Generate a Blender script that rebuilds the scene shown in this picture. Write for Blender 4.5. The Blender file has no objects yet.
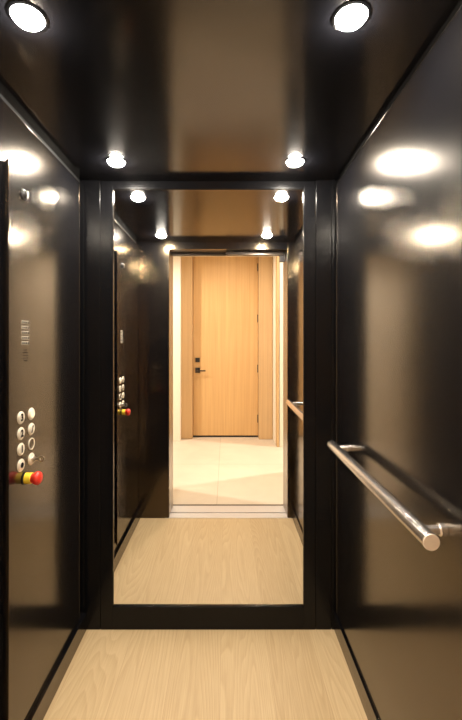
import bpy, bmesh, math, random
from mathutils import Vector, Matrix
C = bpy.context.scene.collection
S = bpy.context.scene
PI = math.pi
EYE = 1.35          # lens height above the cab floor
YM = 1.786          # mirror plane
YF = 0.677          # inner face of the cab front wall
XL, XR = -0.665, 0.513   # faces of the side wall panels

# ---------------------------------------------------------------- materials
def mat(name):
    m = bpy.data.materials.new(name); m.use_nodes = True
    nt = m.node_tree
    return m, nt, nt.nodes['Principled BSDF']
def L(nt, a, b): nt.links.new(a, b)
def simple(name, col, rough=0.5, metal=0.0, ior=1.5, emit=None, strength=0, noise=0.0, scale=40, stretch=(1,1,1), bump=0.0):
    m, nt, b = mat(name)
    b.inputs['Base Color'].default_value = (*col, 1)
    b.inputs['Roughness'].default_value = rough
    b.inputs['Metallic'].default_value = metal
    b.inputs['IOR'].default_value = ior
    if emit:
        b.inputs['Emission Color'].default_value = (*emit, 1)
        b.inputs['Emission Strength'].default_value = strength
    if noise or bump:
        tc = nt.nodes.new('ShaderNodeTexCoord'); mp = nt.nodes.new('ShaderNodeMapping')
        mp.inputs['Scale'].default_value = stretch
        L(nt, tc.outputs['Object'], mp.inputs['Vector'])
        n = nt.nodes.new('ShaderNodeTexNoise'); n.inputs['Scale'].default_value = scale; n.inputs['Detail'].default_value = 3
        L(nt, mp.outputs[0], n.inputs['Vector'])
        if noise:
            r = nt.nodes.new('ShaderNodeMapRange')
            r.inputs['To Min'].default_value = max(0, rough - noise); r.inputs['To Max'].default_value = rough + noise
            L(nt, n.outputs['Fac'], r.inputs['Value']); L(nt, r.outputs[0], b.inputs['Roughness'])
        if bump:
            bp = nt.nodes.new('ShaderNodeBump'); bp.inputs['Strength'].default_value = bump; bp.inputs['Distance'].default_value = 0.001
            L(nt, n.outputs['Fac'], bp.inputs['Height']); L(nt, bp.outputs[0], b.inputs['Normal'])
    return m

BLACK = simple('black_lacquer', (0.004, 0.004, 0.005), 0.165, 0, 1.76, noise=0.012, scale=6, stretch=(6, 6, 0.5))
BLACKC = simple('black_ceiling_lacquer', (0.004, 0.004, 0.005), 0.14, 0, 1.74, noise=0.01, scale=5)
TRIM = simple('black_trim', (0.003, 0.003, 0.0035), 0.24, 0, 1.29, noise=0.02, scale=30, stretch=(3, 3, 0.3))
BLACK.node_tree.nodes['Principled BSDF'].inputs['Specular Tint'].default_value = (1, .74, .42, 1)
b_ = BLACK.node_tree.nodes['Principled BSDF']; b_.inputs['Coat Weight'].default_value = .08; b_.inputs['Coat Roughness'].default_value = .32; b_.inputs['Coat IOR'].default_value = 1.45
BLACKC.node_tree.nodes['Principled BSDF'].inputs['Specular Tint'].default_value = (1, .86, .68, 1)
GAP = simple('dark_gap', (0.006, 0.006, 0.006), 0.7)
STEEL = simple('brushed_steel', (0.74, 0.70, 0.66), 0.27, 1.0)
SILL = simple('threshold_aluminium', (0.66, 0.65, 0.64), 0.42, 0.55)
EDGE = simple('polished_edge', (0.17, 0.155, 0.135), 0.2, 1.0)
CAP = simple('sanded_steel', (0.78, 0.66, 0.54), 0.55, 0.35, noise=0.08, scale=400)
STEELR = simple('turned_steel', (0.60, 0.55, 0.50), 0.34, 1.0)
JAMB = simple('jamb_steel', (0.36, 0.34, 0.32), 0.33, 1.0, noise=0.05, scale=60, stretch=(8, 8, 0.4))
BRONZE = simple('dark_bronze', (0.055, 0.04, 0.03), 0.35, 0.6, noise=0.04, scale=30)
MIRROR = simple('mirror_silver', (0.90, 0.90, 0.89), 0.0, 1.0)
BUTTON = simple('satin_button_steel', (0.86, 0.78, 0.64), 0.42, 0.45, noise=0.05, scale=200)
INK = simple('black_ink', (0.006, 0.005, 0.005), 1.0, ior=1.05)
RED = simple('red_plastic', (0.62, 0.03, 0.015), 0.35, noise=0.05, scale=80)
YELLOW = simple('yellow_plastic', (0.80, 0.58, 0.04), 0.4, noise=0.05, scale=80)
IRON = simple('black_hardware', (0.012, 0.010, 0.009), 0.4, noise=0.05, scale=80)
HWALL = simple('warm_white_paint', (0.80, 0.72, 0.58), 0.75, bump=0.05, scale=200)
HCEIL = simple('white_hall_ceiling', (0.78, 0.74, 0.68), 0.8, bump=0.05, scale=200)
LENS = simple('lit_downlight_lens', (1, 1, 1), 0.4, emit=(1.0, 0.92, 0.81), strength=960)
HLENS = simple('lit_hall_lens', (1, 1, 1), 0.4, emit=(1.0, 0.89, 0.75), strength=20)

def floor_wood():
    m, nt, b = mat('pale_oak_planks'); N = nt.nodes.new
    tc = N('ShaderNodeTexCoord'); sep = N('ShaderNodeSeparateXYZ'); L(nt, tc.outputs['Object'], sep.inputs[0])
    def math_(op, a, v=None, bb=None):
        n = N('ShaderNodeMath'); n.operation = op
        if isinstance(a, (int, float)): n.inputs[0].default_value = a
        else: L(nt, a, n.inputs[0])
        if bb is not None: L(nt, bb, n.inputs[1])
        elif v is not None: n.inputs[1].default_value = v
        return n.outputs[0]
    u = math_('ADD', sep.outputs[0], 10.068)
    u = math_('DIVIDE', u, 0.205)
    idx = math_('FLOOR', u); fr = math_('FRACT', u)
    off = math_('MULTIPLY', idx, 3.713)
    # cathedral grain: level lines of a stretched noise field
    cx = math_('MULTIPLY', sep.outputs[0], 6.5); cy = math_('MULTIPLY', sep.outputs[1], 0.42)
    comb = N('ShaderNodeCombineXYZ'); L(nt, cx, comb.inputs[0]); L(nt, cy, comb.inputs[1]); L(nt, off, comb.inputs[2])
    n1 = N('ShaderNodeTexNoise'); n1.inputs['Scale'].default_value = 1.0; n1.inputs['Detail'].default_value = 1.5; n1.inputs['Roughness'].default_value = 0.35
    L(nt, comb.outputs[0], n1.inputs['Vector'])
    r = math_('MULTIPLY', n1.outputs['Fac'], 40.0); r = math_('FRACT', r)
    rp = N('ShaderNodeValToRGB'); e = rp.color_ramp.elements
    e[0].position = 0.0; e[0].color = (0, 0, 0, 1); e[1].position = 1.0; e[1].color = (0.15, 0.15, 0.15, 1)
    x = e.new(0.55); x.color = (0.55, 0.55, 0.55, 1); x = e.new(0.88); x.color = (1, 1, 1, 1)
    L(nt, r, rp.inputs[0])
    # fine pores
    px = math_('MULTIPLY', sep.outputs[0], 260.0); py = math_('MULTIPLY', sep.outputs[1], 9.0)
    c2 = N('ShaderNodeCombineXYZ'); L(nt, px, c2.inputs[0]); L(nt, py, c2.inputs[1]); L(nt, off, c2.inputs[2])
    n2 = N('ShaderNodeTexNoise'); n2.inputs['Scale'].default_value = 1.0; n2.inputs['Detail'].default_value = 2
    L(nt, c2.outputs[0], n2.inputs['Vector'])
    # plank tone
    wn = N('ShaderNodeTexWhiteNoise'); wn.noise_dimensions = '1D'; L(nt, idx, wn.inputs['W'])
    g = math_('MULTIPLY', rp.outputs[0], 0.20); p = math_('MULTIPLY', n2.outputs['Fac'], 0.42); t = math_('MULTIPLY', wn.outputs['Value'], 0.22)
    s = math_('ADD', g, bb=p); s = math_('ADD', s, bb=t)
    ramp = N('ShaderNodeValToRGB'); e = ramp.color_ramp.elements
    e[0].position = 0.10; e[0].color = (0.59, 0.435, 0.243, 1); e[1].position = 0.80; e[1].color = (0.37, 0.248, 0.117, 1)
    L(nt, s, ramp.inputs[0])
    # thin seams
    d = math_('SUBTRACT', fr, 0.5); d = math_('ABSOLUTE', d); seam = math_('GREATER_THAN', d, 0.4965)
    mx = N('ShaderNodeMixRGB'); mx.inputs[2].default_value = (0.30, 0.19, 0.09, 1)
    sf = math_('MULTIPLY', seam, 0.5)
    L(nt, sf, mx.inputs[0]); L(nt, ramp.outputs[0], mx.inputs[1]); L(nt, mx.outputs[0], b.inputs['Base Color'])
    b.inputs['Roughness'].default_value = 0.45
    bp = N('ShaderNodeBump'); bp.inputs['Strength'].default_value = 0.08; bp.inputs['Distance'].default_value = 0.0006
    L(nt, n2.outputs['Fac'], bp.inputs['Height']); L(nt, bp.outputs[0], b.inputs['Normal'])
    return m
def door_wood(name, ca, cb):
    m, nt, b = mat(name); N = nt.nodes.new
    tc = N('ShaderNodeTexCoord'); mp = N('ShaderNodeMapping'); mp.inputs['Scale'].default_value = (38, 38, 0.9)
    L(nt, tc.outputs['Object'], mp.inputs['Vector'])
    n = N('ShaderNodeTexNoise'); n.inputs['Scale'].default_value = 1.0; n.inputs['Detail'].default_value = 4; n.inputs['Distortion'].default_value = 0.3
    L(nt, mp.outputs[0], n.inputs['Vector'])
    r = N('ShaderNodeValToRGB'); e = r.color_ramp.elements
    e[0].position = 0.3; e[0].color = (*ca, 1); e[1].position = 0.7; e[1].color = (*cb, 1)
    L(nt, n.outputs['Fac'], r.inputs[0]); L(nt, r.outputs[0], b.inputs['Base Color'])
    b.inputs['Roughness'].default_value = 0.5
    return m
def tile():
    m, nt, b = mat('cream_stone_tiles'); N = nt.nodes.new
    tc = N('ShaderNodeTexCoord'); mp = N('ShaderNodeMapping')
    mp.inputs['Location'].default_value = (0.076, 0.60, 0)
    L(nt, tc.outputs['Object'], mp.inputs['Vector'])
    br = N('ShaderNodeTexBrick'); br.offset = 0.0; br.inputs['Scale'].default_value = 1.0
    br.inputs['Brick Width'].default_value = 1.2; br.inputs['Row Height'].default_value = 1.2
    br.inputs['Mortar Size'].default_value = 0.003; br.inputs['Mortar Smooth'].default_value = 0.3
    br.inputs['Color1'].default_value = (0.60, 0.51, 0.39, 1); br.inputs['Color2'].default_value = (0.575, 0.485, 0.37, 1)
    br.inputs['Mortar'].default_value = (0.42, 0.33, 0.23, 1)
    L(nt, mp.outputs[0], br.inputs['Vector'])
    n = N('ShaderNodeTexNoise'); n.inputs['Scale'].default_value = 2.2; n.inputs['Detail'].default_value = 5; n.inputs['Distortion'].default_value = 1.2
    L(nt, tc.outputs['Object'], n.inputs['Vector'])
    mr = N('ShaderNodeMapRange'); mr.inputs['To Min'].default_value = 0.84; mr.inputs['To Max'].default_value = 1.12; L(nt, n.outputs['Fac'], mr.inputs['Value'])
    mu = N('ShaderNodeMixRGB'); mu.blend_type = 'MULTIPLY'; mu.inputs[0].default_value = 1
    L(nt, br.outputs['Color'], mu.inputs[1]); L(nt, mr.outputs[0], mu.inputs[2]); L(nt, mu.outputs[0], b.inputs['Base Color'])
    b.inputs['Roughness'].default_value = 0.45
    return m
FLOOR = floor_wood(); TILE = tile()
DOOR = door_wood('pale_oak_door', (0.66, 0.405, 0.165), (0.57, 0.335, 0.13))
CASE = door_wood('pale_oak_casing', (0.61, 0.40, 0.195), (0.53, 0.335, 0.155))

# ---------------------------------------------------------------- helpers
def box(bm, x0, x1, y0, y1, z0, z1, bev=0.0, seg=2):
    t = bmesh.new(); bmesh.ops.create_cube(t, size=1)
    for v in t.verts:
        v.co = Vector(((x0+x1)/2 + v.co.x*(x1-x0), (y0+y1)/2 + v.co.y*(y1-y0), (z0+z1)/2 + v.co.z*(z1-z0)))
    if bev: bmesh.ops.bevel(t, geom=t.edges[:], offset=bev, segments=seg, affect='EDGES', profile=0.5)
    me = bpy.data.meshes.new('t'); t.to_mesh(me); t.free(); bm.from_mesh(me); bpy.data.meshes.remove(me)
def lathe(bm, prof, origin, axis, seg=32):
    """prof: list of (radius, distance along axis)."""
    a = Vector(axis).normalized(); u = a.orthogonal().normalized(); w = a.cross(u); o = Vector(origin)
    rings = []
    for r, d in prof:
        if r < 1e-6: rings.append([bm.verts.new(o + a*d)])
        else: rings.append([bm.verts.new(o + a*d + (u*math.cos(2*PI*k/seg) + w*math.sin(2*PI*k/seg))*r) for k in range(seg)])
    for A, B in zip(rings, rings[1:]):
        for k in range(seg):
            j = (k+1) % seg
            if len(A) == 1 and len(B) == 1: continue
            if len(A) == 1: bm.faces.new((A[0], B[j], B[k]))
            elif len(B) == 1: bm.faces.new((A[k], A[j], B[0]))
            else: bm.faces.new((A[k], A[j], B[j], B[k]))
def obj(name, bm, m, parent=None, smooth=False, loc=None):
    bmesh.ops.recalc_face_normals(bm, faces=bm.faces[:])
    me = bpy.data.meshes.new(name)
    if loc: bmesh.ops.translate(bm, verts=bm.verts[:], vec=-Vector(loc))
    bm.to_mesh(me); bm.free(); me.materials.append(m)
    o = bpy.data.objects.new(name, me); C.objects.link(o)
    if smooth:
        for p in me.polygons: p.use_smooth = True
        try: me.set_sharp_from_angle(angle=math.radians(40))
        except Exception: pass
    if loc: o.location = loc
    if parent:
        o.parent = parent; o.matrix_parent_inverse = parent.matrix_world.inverted() if False else Matrix.Identity(4)
    return o
def bx(name, m, *a, parent=None, bev=0.0, loc=None):
    bm = bmesh.new(); box(bm, *a, bev=bev); return obj(name, bm, m, parent, loc=loc)
def struct(name, m, *a, bev=0.0):
    o = bx(name, m, *a, bev=bev); o['kind'] = 'structure'; return o
def thing(name, label, cat, loc, group=None):
    o = bpy.data.objects.new(name, None); C.objects.link(o); o.location = loc; o.empty_display_size = .05
    o['label'] = label; o['category'] = cat
    if group: o['group'] = group
    return o

# ---------------------------------------------------------------- cab shell
fl = struct('floor', FLOOR, -0.70, 0.55, YF, 1.83, -0.04, 0.0)
wl = struct('wall_left', GAP, -0.72, -0.685, YF-.02, 1.83, 0, 2.13)
wr = struct('wall_right', GAP, 0.533, 0.57, YF-.02, 1.83, 0, 2.13)
wb = struct('wall_back', GAP, -0.685, 0.533, 1.80, 1.83, 0, 2.13)
ce = struct('ceiling', BLACKC, -0.685, 0.533, YF, 1.80, 2.102, 2.13)
bl = struct('baseboard_left', BLACK, -0.685, -0.651, YF, 1.776, 0.0, 0.081, bev=0.0015)
br_ = struct('baseboard_right', BLACK, 0.505, 0.533, YF, 1.776, 0.0, 0.081, bev=0.0015)
# raised side panels with reveals all round
bx('wall_panel', BLACK, -0.685, XL, YF+.012, 1.722, 0.089, 2.066, parent=wl, bev=0.002)
bx('wall_panel', BLACK, XR, 0.533, YF+.012, 1.758, 0.089, 2.078, parent=wr, bev=0.002)
for wall, x0, x1, yb, zt in ((wl, -.675, XL+.0012, 1.722, 2.066), (wr, XR-.0012, .523, 1.758, 2.078)):
    bm = bmesh.new()
    box(bm, x0, x1, YF+.012, yb, zt, zt+.0022, bev=.0005); box(bm, x0, x1, YF+.012, yb, .0868, .089, bev=.0005); box(bm, x0, x1, yb, yb+.0022, .0868, zt+.0022, bev=.0005)
    obj('panel_highlight', bm, EDGE, wall)  # thin metal strips added to draw the bright highlight along the panel edges
# corner posts and flanges of the back wall, mirror frame sits between them
def flange(x0, x1, y):
    bx('corner_flange', TRIM, x0, x1, y, 1.80, 0.0, 2.102, parent=wb, bev=0.0015)
flange(-0.685, -0.6625, 1.7765); flange(0.5125, 0.533, 1.7765)
flange(-0.6605, -0.5885, 1.7765); flange(0.4205, 0.492, 1.7765); flange(0.494, 0.5105, 1.7765)
bx('head_panel', TRIM, -0.587, 0.419, 1.786, 1.80, 2.075, 2.102, parent=wb, bev=0.001)

# front wall with door opening
OL, OR, OH = -0.434, 0.469, 2.05
bm = bmesh.new()
box(bm, -0.685, OL, YF-.03, YF, 0, 2.13, bev=.0015); box(bm, OR, 0.533, YF-.03, YF, 0, 2.13, bev=.0015)
box(bm, OL, OR, YF-.03, YF, OH, 2.13, bev=.0015)
wf = obj('wall_front', bm, BLACK); wf['kind'] = 'structure'
bm = bmesh.new()
box(bm, OL-.03, OL, .455, YF-.03, 0, OH, bev=.001)
bx_j = obj('trim_1', bm, JAMB); bx_j['kind'] = 'structure'
bm = bmesh.new(); box(bm, OR, OR+.03, .455, YF-.03, 0, OH, bev=.001)
o = obj('trim_2', bm, JAMB); o['kind'] = 'structure'
tr = struct('trim_3', BRONZE, OL-.03, OR+.03, .455, YF-.03, OH, OH+.06)     # door head
bx('track', BRONZE, OL, 0.0, .52, .545, OH-.018, OH, parent=tr, bev=.001)
bx('track', BRONZE, 0.0, OR-.02, .56, .60, OH-.026, OH, parent=tr, bev=.001)
bx('track_stop', IRON, OR-.045, OR-.004, .55, .585, OH-.075, OH, parent=tr, bev=.002)
# threshold
bm = bmesh.new()
box(bm, OL-.03, OR+.03, .598, YF, -.04, .004, bev=.0008)
box(bm, OL-.03, OR+.03, .465, .585, -.04, .004, bev=.0008)
th = obj('trim_4', bm, SILL); th['kind'] = 'structure'
bx('sill_groove', GAP, OL-.03, OR+.03, .583, .600, -.04, -.004, parent=th)
bx('sill_nosing', BRONZE, OL-.03, OR+.03, .440, .465, -.04, .003, parent=th)

# ---------------------------------------------------------------- mirror
mi = thing('wall_mirror', 'tall rectangular wall mirror in a slim black frame on the back wall', 'mirror', (-0.083, YM, 0.0))
P = Vector(mi.location)
MX0, MX1, MZ0, MZ1 = -0.529, 0.364, 0.108, 2.060
def bl_box(name, m, parent, pos, *a, bev=0):
    bm = bmesh.new(); box(bm, *a, bev=bev); bmesh.ops.translate(bm, verts=bm.verts[:], vec=-Vector(pos)); return obj(name, bm, m, parent)
bl_box('mirror_glass', MIRROR, mi, P, MX0-.006, MX1+.006, YM, YM+.006, MZ0-.006, MZ1+.006)
bm = bmesh.new()
yo, yi = YM-.010, 1.799
def frame_ring(bm, pts_out, pts_in):
    pass
for a in ((-0.587, MX0, 0.0, 2.072), (MX1, 0.419, 0.0, 2.072)):
    box(bm, a[0], a[1], yo, yi, a[2], a[3], bev=.0018)
box(bm, MX0, MX1, yo, yi, 0.0, MZ0, bev=.0018); box(bm, MX0, MX1, yo, yi, MZ1, 2.072, bev=.0018)
bmesh.ops.translate(bm, verts=bm.verts[:], vec=-P); obj('mirror_frame', bm, TRIM, mi)
bm = bmesh.new()   # polished edge strip round the glass
for a in ((MX0, MX0+.0018, MZ0, MZ1), (MX1-.0018, MX1, MZ0, MZ1), (MX0, MX1, MZ0, MZ0+.003), (MX0, MX1, MZ1-.002, MZ1)):
    box(bm, a[0], a[1], YM-.004, YM+.001, a[2], a[3], bev=.0005)
bmesh.ops.translate(bm, verts=bm.verts[:], vec=-P); obj('mirror_edge', bm, EDGE, mi)

# ---------------------------------------------------------------- handrail
hr = thing('handrail', 'round brushed steel handrail on the right black wall', 'handrail', (0.450, 1.22, 0.909))
P = Vector(hr.location); RX, RZ, RR = 0.450, 0.909, 0.019
def cyl(bm, p0, ax, ln, r, bev=.0012, seg=40):
    lathe(bm, [(0, 0), (r-bev, 0), (r, bev), (r, ln-bev), (r-bev, ln), (0, ln)], p0, ax, seg)
bm = bmesh.new(); cyl(bm, Vector((RX, .832, RZ))-P, (0, 1, 0), .787, RR); obj('rail', bm, STEEL, hr, True)
bm = bmesh.new(); cyl(bm, Vector((RX, .8305, RZ))-P, (0, 1, 0), .002, RR-.001, .0004); obj('end_cap', bm, CAP, hr, True)
for y in (.888, 1.566):
    bm = bmesh.new(); cyl(bm, Vector((RX+.010, y, RZ))-P, (1, 0, 0), XR-RX-.010, .0105, .0005)
    b_ = obj('bracket', bm, STEEL, hr, True)
    bm = bmesh.new(); cyl(bm, Vector((XR-.016, y, RZ))-P, (1, 0, 0), .016, .0145, .001); obj('collar', bm, STEEL, b_, True)

# ---------------------------------------------------------------- car operating panel
FX = -0.645; Y0, Y1 = 1.128, 1.315
cp = thing('control_panel', 'tall black elevator control panel with steel buttons on the left wall', 'control panel', (XL, 1.2215, 0.14))
P = Vector(cp.location)
def bxp(name, m, *a, bev=0, parent=cp):
    bm = bmesh.new(); box(bm, *a, bev=bev); bmesh.ops.translate(bm, verts=bm.verts[:], vec=-P); return obj(name, bm, m, parent)
bxp('face_plate', BLACK, XL+.011, FX, Y0, Y1, 0.14, 1.893, bev=.0012)
bm = bmesh.new(); box(bm, XL, XL+.011, Y0+.004, Y1-.004, 0.145, 1.888, bev=.001)
bmesh.ops.translate(bm, verts=bm.verts[:], vec=-P); obj('back_box', bm, TRIM, cp)
def text_obj(s, size, mm, y, z, x, parent):
    cu = bpy.data.curves.new('glyph', 'FONT'); cu.body = s; cu.size = size; cu.align_x = 'CENTER'; cu.align_y = 'CENTER'; cu.extrude = .0004
    cu.offset = size*.045
    to = bpy.data.objects.new('glyph', cu); C.objects.link(to)
    bpy.context.view_layer.update()
    me = bpy.data.meshes.new_from_object(to.evaluated_get(bpy.context.evaluated_depsgraph_get()))
    bpy.data.objects.remove(to); bpy.data.curves.remove(cu)
    # local x -> -y?  reading direction seen from +x side: right is +y
    M = Matrix(((0, 0, 1, x), (1, 0, 0, y), (0, 1, 0, z), (0, 0, 0, 1)))
    me.transform(Matrix.Translation(-P) @ M); me.name = 'symbol'
    me.materials.clear(); me.materials.append(mm)
    o = bpy.data.objects.new('symbol', me); C.objects.link(o); o.parent = parent; return o
def button(y, z, r=.0185, m=BUTTON, name='floor_button', h=.005):
    bm = bmesh.new()
    lathe(bm, [(r+.0015, 0), (r+.0015, .0015), (r, .0022), (r-.0006, .0022), (r-.0008, h-.001), (r-.0025, h), (0, h)], Vector((FX, y, z))-P, (1, 0, 0), 36)
    return obj(name, bm, m, cp, True)
YA, YB = 1.193, 1.257
ZR = [EYE-.241, EYE-.291, EYE-.340, EYE-.390]
hx = FX+.0052
for s, z in zip(('3', '2', '1'), ZR): text_obj(s, .031, INK, YA, z, hx, button(YA, z))
b = button(YA, ZR[3])
bm = bmesh.new(); lathe(bm, [(.0085, .0), (.0085, .0008), (0, .0008)], Vector((hx-.0002, YA, ZR[3]))-P, (1, 0, 0), 24); obj('symbol', bm, INK, b)
WARMB = simple('lit_button_face', (0.9, 0.8, 0.6), 0.4, emit=(1.0, .78, .42), strength=.35)
b = button(YB, ZR[0], name='alarm_button')
bm = bmesh.new(); lathe(bm, [(.012, 0), (.012, .0008), (0, .0008)], Vector((hx-.0002, YB, ZR[0]))-P, (1, 0, 0), 28); obj('lit_face', bm, WARMB, b)
b = button(YB, ZR[1], name='call_button')
bm = bmesh.new()    # slanted handset mark
for k in range(9):
    t = k/8; yy = YB-.004+.008*t; zz = ZR[1]-.009+.018*t + .002*math.sin(t*PI); rr = .0032 if k in (0, 1, 7, 8) else .0018
    lathe(bm, [(rr, 0), (rr, .0006+.0001*k*.1), (0, .0006+.0001*k*.1)], Vector((hx-.0001, yy, zz))-P, (1, 0, 0), 12)
obj('symbol', bm, INK, b)
# blank key ring
bm = bmesh.new(); lathe(bm, [(.0195, 0), (.0195, .003), (.0180, .0035), (.0165, .003), (.0165, .0005)], Vector((FX, YB, ZR[2]))-P, (1, 0, 0), 36)
ko = obj('key_ring', bm, BUTTON, cp, True)
bm = bmesh.new(); lathe(bm, [(.0165, 0), (.0165, .0012), (0, .0012)], Vector((FX, YB, ZR[2]))-P, (1, 0, 0), 36); obj('ring_center', bm, BLACK, ko, True)
# key switch + key
ks = button(YB, ZR[3], name='key_switch')
bm = bmesh.new(); lathe(bm, [(.008, 0), (.008, .007), (.0065, .008), (0, .008)], Vector((FX+.0045, YB, ZR[3]))-P, (1, 0, 0), 24); obj('key_barrel', bm, STEELR, ks, True)
bm = bmesh.new()
box(bm, FX+.010, FX+.024, YB-.0012, YB+.0012, ZR[3]-.004, ZR[3]+.004, bev=.0005)
t = Vector((FX+.034, YB-.0012, ZR[3]))-P
bmesh.ops.translate(bm, verts=bm.verts[:], vec=-P)
lathe(bm, [(.0045, 0), (.011, 0), (.011, .0024), (.0045, .0024), (.0045, 0)], t, (0, 1, 0), 24)
obj('key', bm, STEELR, ks, True)
# emergency stop knob
KY, KZ = 1.2195, EYE-.440
bm = bmesh.new(); lathe(bm, [(0, 0), (.0175, 0), (.0175, .022), (.016, .0235), (0, .0235)], Vector((FX, KY, KZ))-P, (1, 0, 0), 36)
kn = obj('stop_knob', bm, YELLOW, cp, True)
bm = bmesh.new(); lathe(bm, [(.0195, 0), (.0205, .001), (.0205, .003), (.0182, .0038)], Vector((FX, KY, KZ))-P, (1, 0, 0), 36); obj('knob_ring', bm, IRON, kn, True)
bm = bmesh.new(); lathe(bm, [(0, 0), (.015, 0), (.0150, .004), (.0195, .009), (.0210, .015), (.0205, .021), (.0170, .026), (.009, .0285), (0, .029)], Vector((FX+.0235, KY, KZ))-P, (1, 0, 0), 36)
obj('red_cap', bm, RED, kn, True)
# perforated speaker field and slots
bm = bmesh.new(); SP = 1.222; sz0 = EYE+.0265
for i in range(4):
    for j in range(5):
        yy = SP + (i-1.5)*.0115; zz = sz0 + (j-2)*.0165
        lathe(bm, [(.0057, 0), (.0057, .0010), (.0050, .0012), (.0048, .0004), (0, .0004)], Vector((FX, yy, zz))-P, (1, 0, 0), 16)
sg = obj('speaker_grille', bm, BUTTON, cp, True)
bm = bmesh.new()
for i in range(4):
    for j in range(5):
        yy = SP + (i-1.5)*.0115; zz = sz0 + (j-2)*.0165
        lathe(bm, [(.0049, 0), (.0049, .0010), (0, .0010)], Vector((FX, yy, zz))-P, (1, 0, 0), 16)
obj('speaker_holes', bm, INK, sg, True)
bm = bmesh.new()
for j in range(5):
    w = .017 if 0 < j < 4 else .010
    box(bm, FX-.0002, FX+.0005, SP-w, SP+w, EYE-.046+(j-2)*-.0085-.001, EYE-.046+(j-2)*-.0085+.001)
bmesh.ops.translate(bm, verts=bm.verts[:], vec=-P); obj('vent_slots', bm, INK, cp)
# small lens dome near the top
bm = bmesh.new(); lathe(bm, [(.0175, 0), (.0175, .002), (.015, .004), (.013, .004)], Vector((FX, 1.213, EYE+.467))-P, (1, 0, 0), 32); cm = obj('camera_ring', bm, IRON, cp, True)
bm = bmesh.new(); lathe(bm, [(.013, .003), (.012, .007), (.008, .0105), (.004, .012), (0, .0123)], Vector((FX, 1.213, EYE+.467))-P, (1, 0, 0), 32); obj('camera_lens', bm, IRON, cm, True)
bm = bmesh.new(); box(bm, FX+.010, FX+.0135, 1.2115, 1.2145, EYE+.455, EYE+.478, bev=.0008); bmesh.ops.translate(bm, verts=bm.verts[:], vec=-P); obj('lens_slot', bm, STEELR, cm)

# ---------------------------------------------------------------- cab downlights
def lamp(loc, label, R=.036, lens=LENS, group='round downlights in the cab ceiling', name='ceiling_light'):
    t = thing(name, label, 'light', loc, group)
    bm = bmesh.new(); lathe(bm, [(R+.007, 0), (R+.007, -.002), (R+.001, -.0045), (R-.001, -.003), (R-.001, 0)], (0, 0, 0), (0, 0, 1), 40)
    obj('trim_ring', bm, TRIM, t, True)
    r = R-.001; bm = bmesh.new()
    lathe(bm, [(r, -.001), (r*.97, -.006), (r*.82, -.012), (r*.55, -.017), (r*.25, -.019), (0, -.0195)], (0, 0, 0), (0, 0, 1), 40)
    obj('lens', bm, lens, t, True); return t
for x, y, lb in ((-.459, .880, 'lit round ceiling downlight on the left, farther from the mirror'), (.290, .880, 'lit round ceiling downlight on the right, farther from the mirror'),
                 (-.459, 1.590, 'lit round ceiling downlight near the mirror, back left corner'), (.289, 1.590, 'lit round ceiling downlight near the mirror, back right corner')):
    lamp((x, y, 2.102), lb, group=None)

# ---------------------------------------------------------------- hallway behind the camera (seen in the mirror)
def hy(v): return 2*YM - v          # distance along the mirrored view -> world y
HC = 2.90
struct('floor_hall', TILE, -3.2, 3.2, hy(5.6), .455, -.06, -.002)
struct('ceiling_hall', HCEIL, -3.2, 3.2, hy(5.6), .455, HC, HC+.05)
HF = .455
bm = bmesh.new(); box(bm, -3.2, OL-.03, HF-.03, HF, 0, HC); box(bm, OR+.03, 3.2, HF-.03, HF, 0, HC); box(bm, OL-.03, OR+.03, HF-.03, HF, OH, HC)
o = obj('wall_hall_front', bm, HWALL); o['kind'] = 'structure'
DX0, DX1, DY, DH = -.464, .452, hy(5.34), 2.66
bm = bmesh.new(); box(bm, -3.2, -.62, hy(5.6), hy(5.13), 0, HC); box(bm, .66, 3.2, hy(5.6), hy(5.20), 0, HC)
box(bm, -.62, .66, hy(5.6), hy(5.41), 0, HC); box(bm, -.62, .66, hy(5.41), hy(5.26), DH+.02, HC)
o = obj('wall_hall_back', bm, HWALL); o['kind'] = 'structure'
struct('wall_hall_left', HWALL, -3.25, -3.2, hy(5.6), HF, 0, HC); struct('wall_hall_right', HWALL, 3.2, 3.25, hy(5.6), HF, 0, HC)
# stub walls that frame the side openings
struct('wall_stub_left', HWALL, -.92, -.80, hy(3.61), HF-.03, 0, HC)
struct('wall_stub_right', HWALL, .75, .87, hy(3.99), HF-.03, 0, HC)
o = struct('wall_nook_right', HWALL, .643, .80, hy(5.20), hy(4.97), 0, HC)
struct('wall_nook_return', HWALL, .684, .80, hy(4.97), hy(4.845), 0, HC)
tj = struct('trim_5', CASE, .650, .678, hy(4.97), hy(4.84), 0, DH, bev=.002)
# door, casings
d = struct('door_1', DOOR, DX0+.004, DX1-.004, DY-.045, DY, .022, DH, bev=.002)
struct('trim_6', CASE, -.62, DX0, DY-.06, hy(5.25), 0, DH, bev=.002)
struct('trim_7', CASE, DX1, .643, DY-.06, hy(5.22), 0, DH, bev=.002)
struct('door_gap_shade', IRON, DX0, DX1, DY-.06, DY-.002, 0, .014)  # black strip standing in for the shade in the gap under the door
hz = lambda py: EYE + (341-py)/71.1
def dpart(name, *a, bev=.001): return bx(name, IRON, *a, parent=d, bev=bev)
for py in (267.5, 318.5, 368.5, 418.5):
    dpart('hinge', DX1-.012, DX1+.006, DY, DY+.014, hz(py)-.055, hz(py)+.055)
dpart('deadbolt', -.429, -.367, DY, DY+.016, hz(360)-.031, hz(360)+.031, bev=.002)
ro = dpart('handle_rosette', -.432, -.364, DY, DY+.014, hz(370)-.040, hz(370)+.034, bev=.002)
bm = bmesh.new(); box(bm, -.407, -.389, DY+.014, DY+.055, hz(370.5)-.009, hz(370.5)+.009, bev=.002); box(bm, -.407, -.285, DY+.045, DY+.060, hz(370.5)-.009, hz(370.5)+.009, bev=.003)
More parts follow.
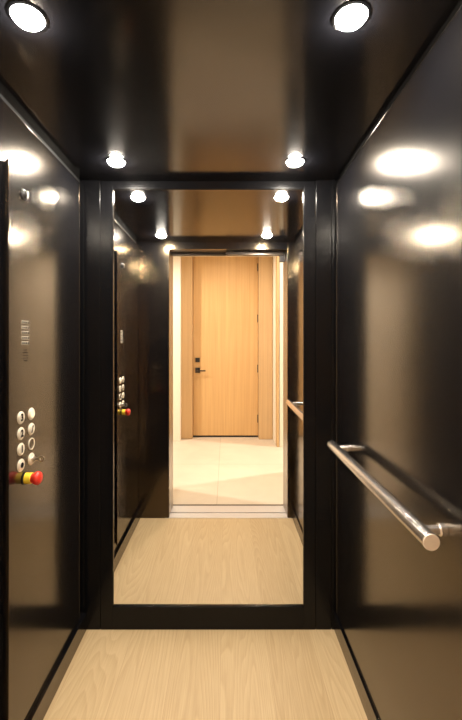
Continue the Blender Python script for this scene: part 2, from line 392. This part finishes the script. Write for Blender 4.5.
obj('lever', bm, IRON, ro)

# downlights of the hallway, plus one added fill light
def spot(name, loc, energy, ang, col, r, blend=.3, target=None):
    ld = bpy.data.lights.new(name, 'SPOT'); ld.energy = energy; ld.spot_size = math.radians(ang); ld.spot_blend = blend; ld.color = col; ld.shadow_soft_size = r
    o = bpy.data.objects.new(name, ld); C.objects.link(o); o.location = loc
    if target: o.rotation_euler = (Vector(target)-Vector(loc)).to_track_quat('-Z', 'Y').to_euler()
    return o
WARM = (1.0, .90, .80)
for x, y, tx, en in ((1.94, hy(4.45), .15, 345), (-2.0, hy(4.08), -.1, 320)):
    lamp((x, y, HC), 'downlight in the hallway ceiling %s of the elevator door' % ('right' if x > 0 else 'left'), R=.05, lens=HLENS, group=None, name='hall_light')
    spot('hall_spot', (x, y, HC-.04), en, 110, WARM, .035, .5, (tx, y, 0))
lamp((0.0, hy(4.35), HC), 'added fill light in the hallway ceiling between the elevator and the oak door', R=.05, lens=HLENS, group=None, name='hall_light')  # fill fixture added to brighten the shaded hall floor
spot('hall_spot', (0.0, hy(4.35), HC-.04), 85, 150, WARM, .05, .8)  # soft fill from the added fixture

w = bpy.data.worlds.new('World'); S.world = w; w.use_nodes = True
w.node_tree.nodes['Background'].inputs[0].default_value = (1, .9, .78, 1); w.node_tree.nodes['Background'].inputs[1].default_value = .05

# ---------------------------------------------------------------- camera
cd = bpy.data.cameras.new('Camera'); cam = bpy.data.objects.new('Camera', cd); C.objects.link(cam)
cam.location = (0, 0, EYE); cam.rotation_euler = (PI/2, 0, 0)
cd.sensor_fit = 'VERTICAL'; cd.sensor_height = 36; cd.lens = 380/720*36; cd.shift_x = 5/720; cd.shift_y = -19/720; cd.clip_start = .02
S.camera = cam
S.view_settings.view_transform = 'Standard'; S.view_settings.look = 'None'; S.view_settings.gamma = 1; S.view_settings.use_curve_mapping = False
S.view_settings.exposure = 0.0
S.cycles.max_bounces = 14; S.cycles.glossy_bounces = 10; S.cycles.diffuse_bounces = 5; S.cycles.sample_clamp_indirect = 90
S.cycles.use_denoising = True; S.cycles.denoiser = 'OPENIMAGEDENOISE'
